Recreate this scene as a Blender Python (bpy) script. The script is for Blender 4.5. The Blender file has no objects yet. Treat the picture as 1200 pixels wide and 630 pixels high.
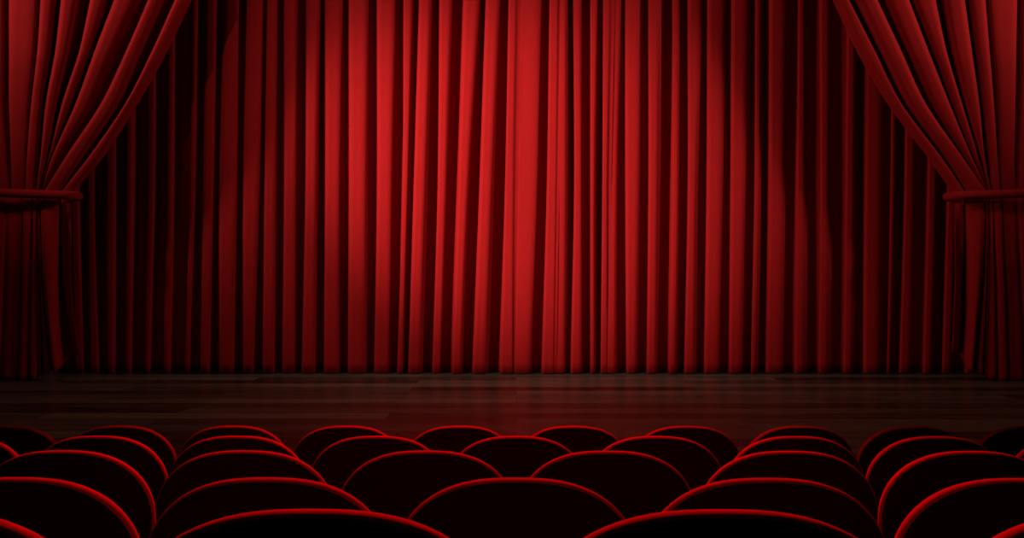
import bpy, bmesh, math, random
from mathutils import Vector, Matrix
random.seed(7)
S = bpy.context.scene
COL = S.collection
R = math.radians

# ---------------------------------------------------------------- camera
F = 1180.0            # focal length in pixels of the 1200 wide frame
EYE = 1.725
STAGE_Z = 0.411
cam_d = bpy.data.cameras.new('camera')
cam_d.sensor_width = 36.0
cam_d.lens = F / 1200 * 36.0
cam_d.clip_start = 0.05
cam = bpy.data.objects.new('camera', cam_d)
COL.objects.link(cam)
cam.location = (0, 0, EYE)
cam.rotation_euler = (R(90), 0, math.atan(5 / F))
S.camera = cam

# ---------------------------------------------------------------- light
S.view_settings.view_transform = 'Standard'
S.view_settings.look = 'None'
S.view_settings.exposure = 0.0
S.view_settings.gamma = 1.0
S.view_settings.use_curve_mapping = False
w = bpy.data.worlds.new('world'); S.world = w; w.use_nodes = True
w.node_tree.nodes['Background'].inputs['Color'].default_value = (1.0, .75, .6, 1)
w.node_tree.nodes['Background'].inputs['Strength'].default_value = 0.006

def spot(name, loc, target, watts, angle, blend, radius=.08, color=(1, 1, 1)):
    d = bpy.data.lights.new(name, 'SPOT')
    d.energy = watts; d.spot_size = R(angle); d.spot_blend = blend
    d.shadow_soft_size = radius; d.color = color
    o = bpy.data.objects.new(name, d); COL.objects.link(o)
    o.location = loc
    o.rotation_euler = (Vector(target) - Vector(loc)).to_track_quat('-Z', 'Y').to_euler()
    return o

def area(name, loc, target, watts, sx, sy, color=(1, 1, 1), spread=180):
    d = bpy.data.lights.new(name, 'AREA')
    d.shape = 'RECTANGLE'; d.size = sx; d.size_y = sy
    d.energy = watts; d.color = color; d.spread = R(spread)
    o = bpy.data.objects.new(name, d); COL.objects.link(o)
    o.location = loc
    o.rotation_euler = (Vector(target) - Vector(loc)).to_track_quat('-Z', 'Y').to_euler()
    return o

spot('curtain_spot_narrow', (-8.6, 2.2, 6.0), (-0.08, 12.6, 2.98), 11900, 22, 1.0, .06)
spot('curtain_spot_wide', (-8.6, 2.2, 6.0), (0.3, 12.6, 3.2), 3000, 38, 1.0, .06)
spot('left_drape_spot', (-9.9, 8.4, 7.6), (-4.75, 11.9, 5.8), 2000, 66, 1.0, .5)
spot('right_drape_spot', (9.9, 8.4, 7.6), (4.75, 11.9, 5.9), 1900, 64, 1.0, .5)
spot('audience_spot', (-0.4, 11.4, 5.9), (-0.2, 2.1, 1.1), 8600, 37, .9, .35, (1, .004, .004))
area('stage_wash', (0, 9.2, 6.8), (0, 9.6, 0), 22, 11, .6, (1, .85, .7), 85)

# ---------------------------------------------------------------- materials
def new_mat(name):
    m = bpy.data.materials.new(name); m.use_nodes = True
    return m, m.node_tree, m.node_tree.nodes['Principled BSDF']

def fabric(name, col, rough=.9, spec=.07, sheen=0.0, sheen_col=(1, .1, .1), grain=.0006, var=.12):
    m, nt, b = new_mat(name)
    b.inputs['Roughness'].default_value = rough
    b.inputs['Specular IOR Level'].default_value = spec
    b.inputs['Sheen Weight'].default_value = sheen
    b.inputs['Sheen Roughness'].default_value = .4
    b.inputs['Sheen Tint'].default_value = (*sheen_col, 1)
    tc = nt.nodes.new('ShaderNodeTexCoord')
    mp = nt.nodes.new('ShaderNodeMapping'); mp.inputs['Scale'].default_value = (9, 9, 2.0)
    n = nt.nodes.new('ShaderNodeTexNoise'); n.inputs['Scale'].default_value = 3.0; n.inputs['Detail'].default_value = 4
    mix = nt.nodes.new('ShaderNodeMix'); mix.data_type = 'RGBA'
    mix.inputs[6].default_value = (*[c * (1 - var) for c in col], 1)
    mix.inputs[7].default_value = (*[min(1, c * (1 + var)) for c in col], 1)
    nt.links.new(tc.outputs['Object'], mp.inputs['Vector'])
    nt.links.new(mp.outputs['Vector'], n.inputs['Vector'])
    nt.links.new(n.outputs['Fac'], mix.inputs[0])
    nt.links.new(mix.outputs[2], b.inputs['Base Color'])
    n2 = nt.nodes.new('ShaderNodeTexNoise'); n2.inputs['Scale'].default_value = 260; n2.inputs['Detail'].default_value = 2
    bp = nt.nodes.new('ShaderNodeBump'); bp.inputs['Strength'].default_value = .25; bp.inputs['Distance'].default_value = grain
    nt.links.new(tc.outputs['Object'], n2.inputs['Vector'])
    nt.links.new(n2.outputs['Fac'], bp.inputs['Height'])
    nt.links.new(bp.outputs['Normal'], b.inputs['Normal'])
    return m

def plain(name, col, rough=.5, metal=0.0, noise=.2):
    m, nt, b = new_mat(name)
    b.inputs['Roughness'].default_value = rough
    b.inputs['Metallic'].default_value = metal
    n = nt.nodes.new('ShaderNodeTexNoise'); n.inputs['Scale'].default_value = 14
    mix = nt.nodes.new('ShaderNodeMix'); mix.data_type = 'RGBA'
    mix.inputs[6].default_value = (*[c * (1 - noise) for c in col], 1)
    mix.inputs[7].default_value = (*[c * (1 + noise) for c in col], 1)
    nt.links.new(n.outputs['Fac'], mix.inputs[0])
    nt.links.new(mix.outputs[2], b.inputs['Base Color'])
    return m

M_CURTAIN = fabric('curtain_velvet', (.28, .0048, .0042))
M_DRAPE = fabric('drape_velvet', (.28, .0048, .0042))
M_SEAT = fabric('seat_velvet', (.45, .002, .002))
M_BACK = fabric('shaded_seat_back_cloth', (.014, .0005, .0005))  # rear panel cloth; shade on the seat backs is put into its colour
M_METAL = plain('black_seat_metal', (.02, .02, .02), .4, .8)
M_ARM = plain('dark_armrest_wood', (.03, .012, .008), .4)
M_CARPET = plain('dark_carpet', (.02, .006, .006), .95)
M_FASCIA = plain('dark_stage_fascia', (.02, .012, .009), .7)

def wood_floor():
    m, nt, b = new_mat('stage_boards')
    N = nt.nodes.new; L = nt.links.new
    tc = N('ShaderNodeTexCoord')
    br = N('ShaderNodeTexBrick')
    br.inputs['Scale'].default_value = 1.0
    br.inputs['Brick Width'].default_value = 3.1
    br.inputs['Row Height'].default_value = .34
    br.inputs['Mortar Size'].default_value = .004
    br.inputs['Mortar Smooth'].default_value = .2
    br.inputs['Color1'].default_value = (.0, .0, .0, 1)
    br.inputs['Color2'].default_value = (1, 1, 1, 1)
    br.inputs['Mortar'].default_value = (.0, .0, .0, 1)
    br.offset = .37
    L(tc.outputs['Object'], br.inputs['Vector'])
    mp = N('ShaderNodeMapping'); mp.inputs['Scale'].default_value = (.5, 9, 1)
    L(tc.outputs['Object'], mp.inputs['Vector'])
    n = N('ShaderNodeTexNoise'); n.inputs['Scale'].default_value = 2.2; n.inputs['Detail'].default_value = 7
    n.inputs['Roughness'].default_value = .65
    L(mp.outputs['Vector'], n.inputs['Vector'])
    # board tone (0..1) and grain
    ramp = N('ShaderNodeValToRGB')
    ramp.color_ramp.elements[0].position = .36; ramp.color_ramp.elements[0].color = (.012, .0065, .004, 1)
    ramp.color_ramp.elements[1].position = .8; ramp.color_ramp.elements[1].color = (.165, .098, .063, 1)
    add = N('ShaderNodeMath'); add.operation = 'MULTIPLY_ADD'
    sep = N('ShaderNodeSeparateColor'); L(br.outputs['Color'], sep.inputs[0])
    add.inputs[1].default_value = .34
    sc = N('ShaderNodeMath'); sc.operation = 'MULTIPLY'; sc.inputs[1].default_value = .70
    L(n.outputs['Fac'], sc.inputs[0])
    L(sep.outputs[0], add.inputs[0]); L(sc.outputs[0], add.inputs[2])
    L(add.outputs[0], ramp.inputs['Fac'])
    L(ramp.outputs['Color'], b.inputs['Base Color'])
    rr = N('ShaderNodeMapRange'); rr.inputs['To Min'].default_value = .24; rr.inputs['To Max'].default_value = .42
    L(n.outputs['Fac'], rr.inputs['Value']); L(rr.outputs[0], b.inputs['Roughness'])
    b.inputs['Specular IOR Level'].default_value = .35
    bp = N('ShaderNodeBump'); bp.inputs['Strength'].default_value = .15; bp.inputs['Distance'].default_value = .002
    L(add.outputs[0], bp.inputs['Height']); L(bp.outputs['Normal'], b.inputs['Normal'])
    return m
M_BOARDS = wood_floor()

# ---------------------------------------------------------------- helpers
def link(name, bm, mat, parent=None, smooth=True):
    me = bpy.data.meshes.new(name)
    bmesh.ops.recalc_face_normals(bm, faces=bm.faces) if bm.faces else None
    bm.to_mesh(me); bm.free()
    me.materials.append(mat)
    for p in me.polygons: p.use_smooth = smooth
    o = bpy.data.objects.new(name, me); COL.objects.link(o)
    if parent: o.parent = parent
    return o

def box(bm, x0, x1, y0, y1, z0, z1, bev=0.0, seg=2):
    t = bmesh.new()
    bmesh.ops.create_cube(t, size=1)
    bmesh.ops.scale(t, vec=(x1 - x0, y1 - y0, z1 - z0), verts=t.verts)
    bmesh.ops.translate(t, vec=((x0 + x1) / 2, (y0 + y1) / 2, (z0 + z1) / 2), verts=t.verts)
    if bev: bmesh.ops.bevel(t, geom=list(t.edges), offset=bev, segments=seg, profile=.5, affect='EDGES')
    me = bpy.data.meshes.new('t'); t.to_mesh(me); t.free()
    bm.from_mesh(me); bpy.data.meshes.remove(me)

def tube(bm, pts, r, n=14, closed=False):
    rings = []
    m = len(pts)
    for i, p in enumerate(pts):
        a = pts[(i - 1) % m] if (closed or i) else pts[0]
        b = pts[(i + 1) % m] if (closed or i < m - 1) else pts[-1]
        t = (b - a).normalized()
        up = Vector((0, 0, 1)); s = t.cross(up).normalized(); u = s.cross(t).normalized()
        rings.append([bm.verts.new(p + s * r * math.cos(k * math.tau / n) + u * r * 1.0 * math.sin(k * math.tau / n)) for k in range(n)])
    for i in range(m if closed else m - 1):
        A, B = rings[i], rings[(i + 1) % m]
        for k in range(n): bm.faces.new((A[k], A[(k + 1) % n], B[(k + 1) % n], B[k]))
    if not closed:
        bm.faces.new(rings[0]); bm.faces.new(rings[-1][::-1])

def catmull(P, sub):
    out = []
    n = len(P)
    for i in range(n - 1):
        p0, p1, p2, p3 = P[max(i - 1, 0)], P[i], P[i + 1], P[min(i + 2, n - 1)]
        for k in range(sub):
            t = k / sub; t2 = t * t; t3 = t2 * t
            out.append(tuple(.5 * (2 * b + (c - a) * t + (2 * a - 5 * b + 4 * c - d) * t2 + (-a + 3 * b - 3 * c + d) * t3)
                             for a, b, c, d in zip(p0, p1, p2, p3)))
    out.append(tuple(P[-1]))
    return out

def lerp_table(ts, vs, t):
    """smooth interpolation through a table, straight beyond its ends"""
    n = len(ts)
    if t <= ts[0]:
        return vs[0] + (vs[1] - vs[0]) / (ts[1] - ts[0]) * (t - ts[0])
    if t >= ts[-1]:
        return vs[-1] + (vs[-1] - vs[-2]) / (ts[-1] - ts[-2]) * (t - ts[-1])
    i = max(j for j in range(n - 1) if ts[j] <= t)
    def slope(j):
        if j == 0: return (vs[1] - vs[0]) / (ts[1] - ts[0])
        if j == n - 1: return (vs[-1] - vs[-2]) / (ts[-1] - ts[-2])
        return (vs[j + 1] - vs[j - 1]) / (ts[j + 1] - ts[j - 1])
    h = ts[i + 1] - ts[i]; s = (t - ts[i]) / h
    a, b, m0, m1 = vs[i], vs[i + 1], slope(i) * h, slope(i + 1) * h
    return (2*s**3 - 3*s*s + 1) * a + (s**3 - 2*s*s + s) * m0 + (-2*s**3 + 3*s*s) * b + (s**3 - s*s) * m1

def wx(px, Y): return (px - 605.0) / F * Y
def wz(py, Y): return EYE - (py - 315.0) / F * Y

def fold_profile(folds, flip=False, rounded=None, under=2.0, sub=3):
    """folds: (L, R, crest, valley_after) in pixel columns at this height; crest / valley are metres towards the hall.
    Every fold rises in a steep lip at one side and rolls away at the other.
    Returns a list of (px, out)."""
    if flip:
        folds = [(-b, -a, c, v) for a, b, c, v in reversed(folds)]
        if rounded: rounded = rounded[::-1]
    P = []
    n = len(folds)
    v_prev = 0.0
    for i, (L, Rr, D, V) in enumerate(folds):
        wdt = Rr - L
        nxt = folds[i + 1][0] if i < n - 1 else Rr + 6
        g = max(nxt - Rr, .4)
        lo = v_prev
        u = min(under, wdt * .35)
        P.append((L + u * .8, lo + (D - lo) * .06))
        P.append((L + .1, lo + (D - lo) * .50))
        P.append((L, lo + (D - lo) * .80))
        q = rounded[i] if rounded else 0.0
        P.append((L + wdt * .16, D * .99))
        P.append((L + wdt * .42, V + (D - V) * (1 - .07 * q)))
        P.append((L + wdt * .74, V + (D - V) * (.985 - .25 * q)))
        P.append((Rr - wdt * .03, V + (D - V) * (.86 - .40 * q)))
        P.append((Rr + g * .16, V + (D - V) * (.52 - .25 * q)))
        P.append((Rr + g * .38, V + (D - V) * .16))
        P.append((Rr + g * .75, V))
        v_prev = V
    P = catmull(P, sub)
    if flip: P = [(-a, b) for a, b in reversed(P)]
    return P

# ---------------------------------------------------------------- setting
bm = bmesh.new()
box(bm, -9, 9, 6.6, 16.5, STAGE_Z - .06, STAGE_Z)
o = link('stage_floor', bm, M_BOARDS, smooth=False); o['kind'] = 'structure'
bm = bmesh.new()
box(bm, -9, 9, 6.63, 16.5, -.05, STAGE_Z - .06)
o = link('trim_1', bm, M_FASCIA, smooth=False); o['kind'] = 'structure'

ROWS = [  # distance, floor level, seat offsets in units of the spacing
    (4.97, 0.000, [i + .5 for i in range(-5, 5)]),
    (4.03, 0.106, list(range(-4, 5))),
    (3.10, 0.215, [i + .5 for i in range(-3, 3)]),
    (2.25, 0.3074, list(range(-2, 3))),
    (1.368, 0.447, [i + .5 for i in range(-2, 2)]),
]
bm = bmesh.new()
edges = [6.63, 4.77, 3.83, 2.92, 2.05, -1.2]
for (Y, z, _), y1, y0 in zip(ROWS, edges[:-1], edges[1:]):
    box(bm, -9, 9, y0, y1, -.05 if z == 0 else -.05, z)
o = link('floor', bm, M_CARPET, smooth=False); o['kind'] = 'structure'

# ---------------------------------------------------------------- stage curtain
CY = 12.81
CF = [((-10,5),(-10,4),(-12,2)), ((20,34),(20,33),(18,31)), ((50,64),(50,63),(48,61)),
 ((81,93),(81,92),(86,98)), ((102,112),(101,111),(104,116)), ((124,136),(123,135),(124,134)), ((148,156),(147,155),(146,153)),
 ((172,181),(172,181),(168,175)), ((196,204),(195,202),(191,198)), ((225,231),(222,228),(217,222)), ((241,253),(238,250),(235,245)),
 ((262,280),(257,277),(257,273)), ((289,307),(285,303),(285,297)), ((313,324),(310,323),(308,321)), ((333,350),(333,347),(331,346)),
 ((359,374),(358,371),(354,369)), ((381,401),(381,398),(380,397)), ((409,431),(409,429),(408,428)), ((442,463),(442,459),(439,457)),
 ((473,483),(472,478),(466,472)), ((491,505),(485,499),(479,493)), ((515,529),(513,523),(507,517)), ((543,561),(537,549),(530,541)),
 ((569,585),(562,577),(554,570)), ((596,604),(592,601),(586,600)), ((611,634),(608,630),(604,622)), ((644,653),(641,651),(635,648)),
 ((657,664),(654,664),(651,662)), ((672,681),(673,682),(669,682)), ((692,700),(692,697),(692,697)), ((707,714),(706,711),(704,711)),
 ((719,727),(715,723),(712,722)), ((733,751),(733,749),(734,746)), ((760,773),(760,771),(758,769)), ((788,795),(788,795),(784,792)),
 ((806,822),(806,816),(802,814)), ((829,849),(828,846),(825,842)), ((857,877),(856,873),(854,869)), ((885,892),(884,890),(880,886)),
 ((901,921),(900,918),(897,916)), ((935,943),(933,943),(931,942)), ((960,972),(961,971),(959,970)), ((992,1003),(990,1001),(988,998)),
 ((1014,1034),(1012,1032),(1011,1030)), ((1045,1050),(1043,1048),(1039,1043)), ((1061,1073),(1059,1071),(1053,1066)),
 ((1088,1099),(1086,1097),(1081,1091)), ((1111,1122),(1109,1120),(1103,1114)), ((1134,1146),(1134,1146),(1130,1142)),
 ((1160,1174),(1160,1174),(1158,1172)), ((1190,1202),(1190,1202),(1190,1202))]
bm = bmesh.new()
prev = None
NR = 44
for j in range(NR + 1):
    t = j / NR
    Z = 6.3 * (1 - t) + (STAGE_Z + .012) * t
    py = 315 + (EYE - Z) / 12.62 * F
    fl = []
    for i, f in enumerate(CF):
        L = lerp_table((15, 220, 425), [k[0] for k in f], max(py, -60))
        Rr = lerp_table((15, 220, 425), [k[1] for k in f], max(py, -60))
        fl.append([L, Rr])
    out = []
    for i, (L, Rr) in enumerate(fl):
        rn = random.Random(i)
        D = .19 + .05 * rn.random() + .012 * math.sin(i * 2.1 + t * 5)
        g = (fl[i + 1][0] - Rr) if i < len(fl) - 1 else 10
        V = D * (1 - min(1, max(.22, g / 9.0))) + .02 * rn.random()
        shallow = {24: .84, 26: .92, 30: .84}.get(i)      # soft creases inside one broad fold
        if shallow: V = D * shallow
        out.append((L, Rr, D, V))
    P = fold_profile(out)
    row = []
    for k, (px, d) in enumerate(P):
        Y = CY - d
        row.append(bm.verts.new((wx(px, Y), Y, Z)))
    if prev:
        for a in range(len(row) - 1):
            bm.faces.new((prev[a], prev[a + 1], row[a + 1], row[a]))
    prev = row
cur = link('stage_curtain', bm, M_CURTAIN)
cur['label'] = 'wide red velvet stage curtain hanging closed in tall vertical folds behind the stage boards'
cur['category'] = 'curtain'
sm = cur.modifiers.new('thickness', 'SOLIDIFY'); sm.thickness = .006; sm.offset = 0

# ---------------------------------------------------------------- tied side drapes
DY = 12.02           # back plane of the drapes
UY = (0, 60, 120, 180, 220)
# left drape, upper part: sharp outer edge of every fold at UY; last entry is the free inner edge
LU = [(-112,-112,-110,-105,-100), (-75,-75,-73,-70,-66), (-35,-35,-34,-32,-30), (10,10,10,12,13), (47,43,36,31,29.5), (71,64,53,47,42),
      (105,92,72,57,45), (133,110,88,61,47.5), (173,147,118,78,53), (204,177,146,105,74)]
LU_R = [(-82,-82,-81,-76,-72), (-42,-42,-41,-38,-35), (2,2,2,5,8), (42,39,33,29,27.5), (64,58,49,43,39.5), (91,80,66,54,43.5),
        (124,105,83,59.5,46.3), (160,132,106,70,51), (190,164,138,97,70), (217,188.5,155,117,84)]
# lower part at v = 0, .25, .5, .75, 1 between tie and hem
LL = [(-100,)*5, (-66,)*5, (-32,-33,-34,-35,-36), (9,8,6,4,2), (27,26,24,22.5,20.5), (37.5,37.5,35.5,34,33.5),
      (41.5,42,43,44,44), (43.5,44.5,46.5,48.5,50), (47,48,50,54.5,60.5), (71,71,73,78.5,86)]
LL_R = [(-72,)*5, (-38,)*5, (4,3,1,-1,-3), (24,23,21,19,17.5), (36.5,35.5,34,32.5,31.5), (40.5,41,42,43,43),
        (43,43.5,45,46.5,47.5), (45.5,46.5,48.5,53,58.5), (68,67,66,67,71), (78,78,77.5,81,88)]
L_HEM = [446,446,446,446,446,445,441,438,433,418]
# right drape, listed from the free inner edge outwards; sharp edges on the right
RU = [(995,1026,1056,1100,1127), (1027,1055,1083,1124,1152), (1064,1087,1111,1136,1155), (1095,1108,1126,1145,1157),
      (1129,1137.5,1146,1152,1159), (1153,1158,1163,1167,1170), (1190,1189,1188,1187,1187), (1235,1234,1232,1230,1228), (1275,1273,1271,1268,1264), (1312,1310,1308,1304,1298)]
RU_L = [(982,1010,1045,1089,1117), (1003,1032,1062,1106,1131), (1038,1064,1092,1128,1153.3), (1070,1093,1115,1139,1156),
        (1105,1115,1130,1148,1157.8), (1134,1142,1150,1157,1161), (1158,1163,1168,1171,1173), (1197,1196,1195,1194,1194), (1243,1243,1240,1238,1236), (1282,1280,1278,1275,1271)]
RL = [(1128,1129,1126.5,1124,1122), (1153,1152,1149,1144,1140), (1156.5,1156,1155,1153,1150.5), (1158.5,1158,1157.5,1156,1154.5), (1162,1163,1165,1166,1166.5),
      (1172,1174,1177,1178.5,1180), (1188,1190,1193,1196,1198), (1228,)*5, (1264,)*5, (1298,)*5]
RL_L = [(1122,1122,1123,1121,1119), (1131,1132,1133,1133,1129), (1154.5,1153.5,1151,1146.5,1142.5), (1157.2,1156.7,1156.2,1155,1153.2), (1159.5,1159.5,1159,1157.5,1155.5),
        (1163.5,1165,1167,1168,1169), (1174,1176,1179,1181,1182), (1194,1195,1197,1200,1202), (1236,)*5, (1271,)*5]
R_HEM = [415,433,438,441,444,446,446,446,446,446]
VL = (0, .25, .5, .75, 1)
Y0 = 11.80

def drape(name, UL, UR, LLo, LRo, hem, flip, label):
    n = len(UL)
    root = bpy.data.objects.new(name, None); COL.objects.link(root)
    cx = wx(20 if not flip else 1180, Y0)
    root.location = (cx, DY, STAGE_Z)
    root['label'] = label; root['category'] = 'drape'; root['group'] = 'tied side drapes'
    bm = bmesh.new()
    rows = []
    inner = 0 if flip else n - 1
    def add_row(py, folds, hemfrac=None):
        P = fold_profile(folds, flip=flip, under=2.2, rounded=[.35 if abs(i - inner) < 6 else .3 for i in range(n)])
        # per-fold hem height by column
        row = []
        mids = [(a + b) / 2 for a, b, _, _ in folds]
        for px, d in P:
            Y = DY - d
            if hemfrac is None:
                Z = wz(py, Y0)
            else:
                # interpolate the hem between fold centres
                if px <= mids[0]: h = hem[0]
                elif px >= mids[-1]: h = hem[-1]
                else:
                    q = max(k for k in range(n) if mids[k] <= px)
                    s = (px - mids[q]) / (mids[q + 1] - mids[q]); s = s * s * (3 - 2 * s)
                    h = hem[q] * (1 - s) + hem[q + 1] * s
                Z = wz(232 + (h - 232) * hemfrac, Y0)
                Z = max(Z, STAGE_Z + .006)
            row.append(bm.verts.new((wx(px, Y) - cx, Y - DY, Z - STAGE_Z)))
        rows.append(row)
    # upper part from above the frame down to the tie
    NU = 46
    for j in range(NU):
        py = -95 + (222 + 95) * j / (NU - 1)
        yy = max(py, -95)
        fl = []
        a = min(1, max(0, (222 - yy) / 150)) ** .8
        for i in range(n):
            L = lerp_table(UY, UL[i], yy); Rr = lerp_table(UY, UR[i], yy)
            k = abs(i - inner)
            D = .07 + .19 * a + .02 * math.sin(i * 1.7)
            if k == 0: D -= .05 * a
            V = .02
            if k >= 6: V = D * .5      # the outer folds are broad and flat
            fl.append((min(L, Rr - .8), Rr, D, V))
        add_row(py, fl)
    NL = 34
    for j in range(NL + 1):
        v = j / NL
        fl = []
        a = min(1, v / .35)
        for i in range(n):
            L = lerp_table(VL, LLo[i], v); Rr = lerp_table(VL, LRo[i], v)
            k = abs(i - inner)
            D = .07 + .13 * a + .02 * math.sin(i * 1.7)
            V = .02
            if k == 0: D = .07 - .14 * a
            if k == 1: D = .09 + .16 * a; V = .02 - .27 * a
            if k in (4, 5): V = D * .5
            if k >= 6: V = D * .75
            fl.append((L, Rr, D, V))
        add_row(0, fl, v)
    for A, B in zip(rows[:-1], rows[1:]):
        for k in range(len(A) - 1):
            bm.faces.new((A[k], A[k + 1], B[k + 1], B[k]))
    cl = link('drape_cloth', bm, M_DRAPE, root)
    s = cl.modifiers.new('thickness', 'SOLIDIFY'); s.thickness = .006; s.offset = 0
    # padded band tied round the gathered cloth
    bm = bmesh.new()
    yf, yb = DY - .19, DY + .11
    rad = (yb - yf) / 2
    if not flip: xi, xo, yi, yo = 83, -118, 228.2, 220
    else: xi, xo, yi, yo = 1117, 1318, 229.2, 220.5
    sgn = 1 if not flip else -1
    Xi, Xo = wx(xi, yf) - sgn * rad * .75, wx(xo, yf)
    pts = []
    for k in range(30):
        t = k / 29
        X = Xo + (Xi - Xo) * t
        py = yo + (yi - yo) * (t ** .8)
        pts.append(Vector((X, yf, wz(py, yf))))
    zi = wz(yi, yf)
    for k in range(1, 12):
        a = math.pi * k / 12
        pts.append(Vector((Xi + sgn * rad * .75 * math.sin(a), (yf + yb) / 2 - rad * math.cos(a), zi)))
    for k in range(30):
        t = k / 29
        X = Xi + (Xo - Xi) * t
        pts.append(Vector((X, yb, zi + (wz(yo, yf) - zi) * t)))
    pts = [p - Vector((cx, DY, STAGE_Z)) for p in pts]
    tube(bm, pts, .051, 16)
    link('tieback', bm, M_DRAPE, root)
    return root

drape('side_drape', LU, LU_R, LL, LL_R, L_HEM, False, 'red velvet drape tied back at the left side of the stage')
drape('side_drape', RU_L, RU, RL_L, RL, R_HEM, True, 'red velvet drape tied back at the right side of the stage')

# ---------------------------------------------------------------- theatre seats
def outline(a=.277, b=.2, n=2.6, H=.62, bot=.235):
    """closed outline of the back rest in (x, z); z = 0 at the top"""
    pts = []
    K = 36
    for k in range(K + 1):
        x = math.sin(-math.pi / 2 + math.pi * k / K) * a
        z = b * math.sqrt(max(0, 1 - abs(x / a) ** n)) - b
        pts.append((x, z))
    right = [(a, -b), (a * .995, -b - .1), (a * .97, -b - .22), (bot + .005, -H + .06), (bot - .02, -H + .012), (bot - .06, -H)]
    pts = pts[:-1] + right
    pts += [(x * .0 - r[0], r[1]) for r, x in [(q, 0) for q in reversed(right)]][:-1]
    return pts

def make_back(panel=False):
    O = outline()
    n = len(O)
    # outward normals
    N = []
    for i in range(n):
        a, b = O[i - 1], O[(i + 1) % n]
        t = Vector((b[0] - a[0], b[1] - a[1])).normalized()
        N.append(Vector((-t.y, t.x)))
    bm = bmesh.new()
    r = .021; ri = .012
    prof = []
    prof.append((.20, -r - .008)); prof.append((.12, -r - .007)); prof.append((.07, -r - .004))
    for k in range(0, 13):
        a = -math.pi / 2 + math.pi * k / 12
        prof.append((ri - ri * math.cos(a), r * math.sin(a)))
    prof += [(.07, r + .014), (.12, r + .03), (.20, r + .04)]
    if panel:
        prof = [(.0075, -r * .60)]
        for q in (.0045, .0070, .011, .018, .026):
            prof.append((q, -r * math.sin(math.acos(max(0, 1 - q / ri))) - (.0008 + .05 * (q - .0045))))
        prof += [(.037, -r - .0032), (.07, -r - .0062), (.12, -r - .0092), (.20, -r - .0102)]
    rings = []
    for ins, y in prof:
        ring = []
        for (x, z), nn in zip(O, N):
            if ins <= .0375:
                X, Z = x - nn.x * ins, z - nn.y * ins
            else:
                s = 1 - (ins) / .30
                X0, Z0 = x - nn.x * .036, z - nn.y * .036
                s = 1 - (ins - .036) / .264
                X, Z = X0 * s, -.29 + (Z0 + .29) * s
            ring.append(bm.verts.new((X, y, Z)))
        rings.append(ring)
    for A, B in zip(rings[:-1], rings[1:]):
        for i in range(n):
            bm.faces.new((A[i], A[(i + 1) % n], B[(i + 1) % n], B[i]))
    for ring, y in ((rings[0], prof[0][1]), (rings[-1], prof[-1][1])):
        c = bm.verts.new((0, y, -.29))
        for i in range(n): bm.faces.new((ring[i], ring[(i + 1) % n], c))
    # lean: top stays, foot goes forward under the sitter
    H = .62
    M = Matrix.Rotation(R(7), 4, 'X')
    for v in bm.verts:
        v.co = M @ v.co
        v.co.z += .95
    return bm

def make_seat():
    root = bpy.data.objects.new('theatre_seat', None); COL.objects.link(root)
    back = link('backrest', make_back(), M_SEAT, root)
    link('back_panel', make_back(True), M_BACK, back)  # rear panel in shade-darkened cloth, wrapped up to the lit rim
    bm = bmesh.new()
    box(bm, -.235, .235, .13, .55, .38, .48, .035, 4)
    link('seat_cushion', bm, M_SEAT, root)
    bm = bmesh.new()
    box(bm, -.045, .045, .16, .34, .03, .40, .01)
    box(bm, -.16, .16, .08, .42, 0.0, .035, .01)
    box(bm, -.27, .27, .14, .20, .34, .385, .008)
    link('pedestal', bm, M_METAL, root)
    for s in (-1, 1):
        bm = bmesh.new()
        x = s * .258
        box(bm, min(x - .018, x + .018), max(x - .018, x + .018), .10, .46, .60, .635, .012, 3)
        arm = link('armrest', bm, M_ARM, root)
        bm = bmesh.new()
        box(bm, x - .011, x + .011, .14, .20, .34, .605, .004)
        link('armrest_support', bm, M_METAL, arm)
    return root

def copy_tree(o, parent=None):
    c = o.copy(); COL.objects.link(c)
    if parent: c.parent = parent
    for ch in list(o.children): copy_tree(ch, c)
    return c

ROWNAME = ['front row beside the stage', 'second row from the stage', 'middle row', 'fourth row from the stage', 'row nearest the camera']
ORD = ['first', 'second', 'third', 'fourth', 'fifth', 'sixth', 'seventh', 'eighth', 'ninth', 'tenth']
NUM = {10: 'ten', 9: 'nine', 6: 'six', 5: 'five', 4: 'four'}
proto = make_seat()
first = True
for r, (Y, fz, offs) in enumerate(ROWS):
    for i, u in enumerate(offs):
        o = proto if first else copy_tree(proto)
        first = False
        o.location = (u * .56, Y, fz)
        n = len(offs)
        if i == 0: where = 'leftmost'
        elif i == n - 1: where = 'rightmost'
        elif n % 2 and i == n // 2: where = 'central'
        elif i < n / 2: where = ORD[i] + ' from left'
        else: where = ORD[n - 1 - i] + ' from right'
        o['label'] = 'red velvet round-topped theatre seat, %s in the %s' % (where, ROWNAME[r])
        o['category'] = 'theatre seat'
        o['group'] = 'rows of theatre seats'
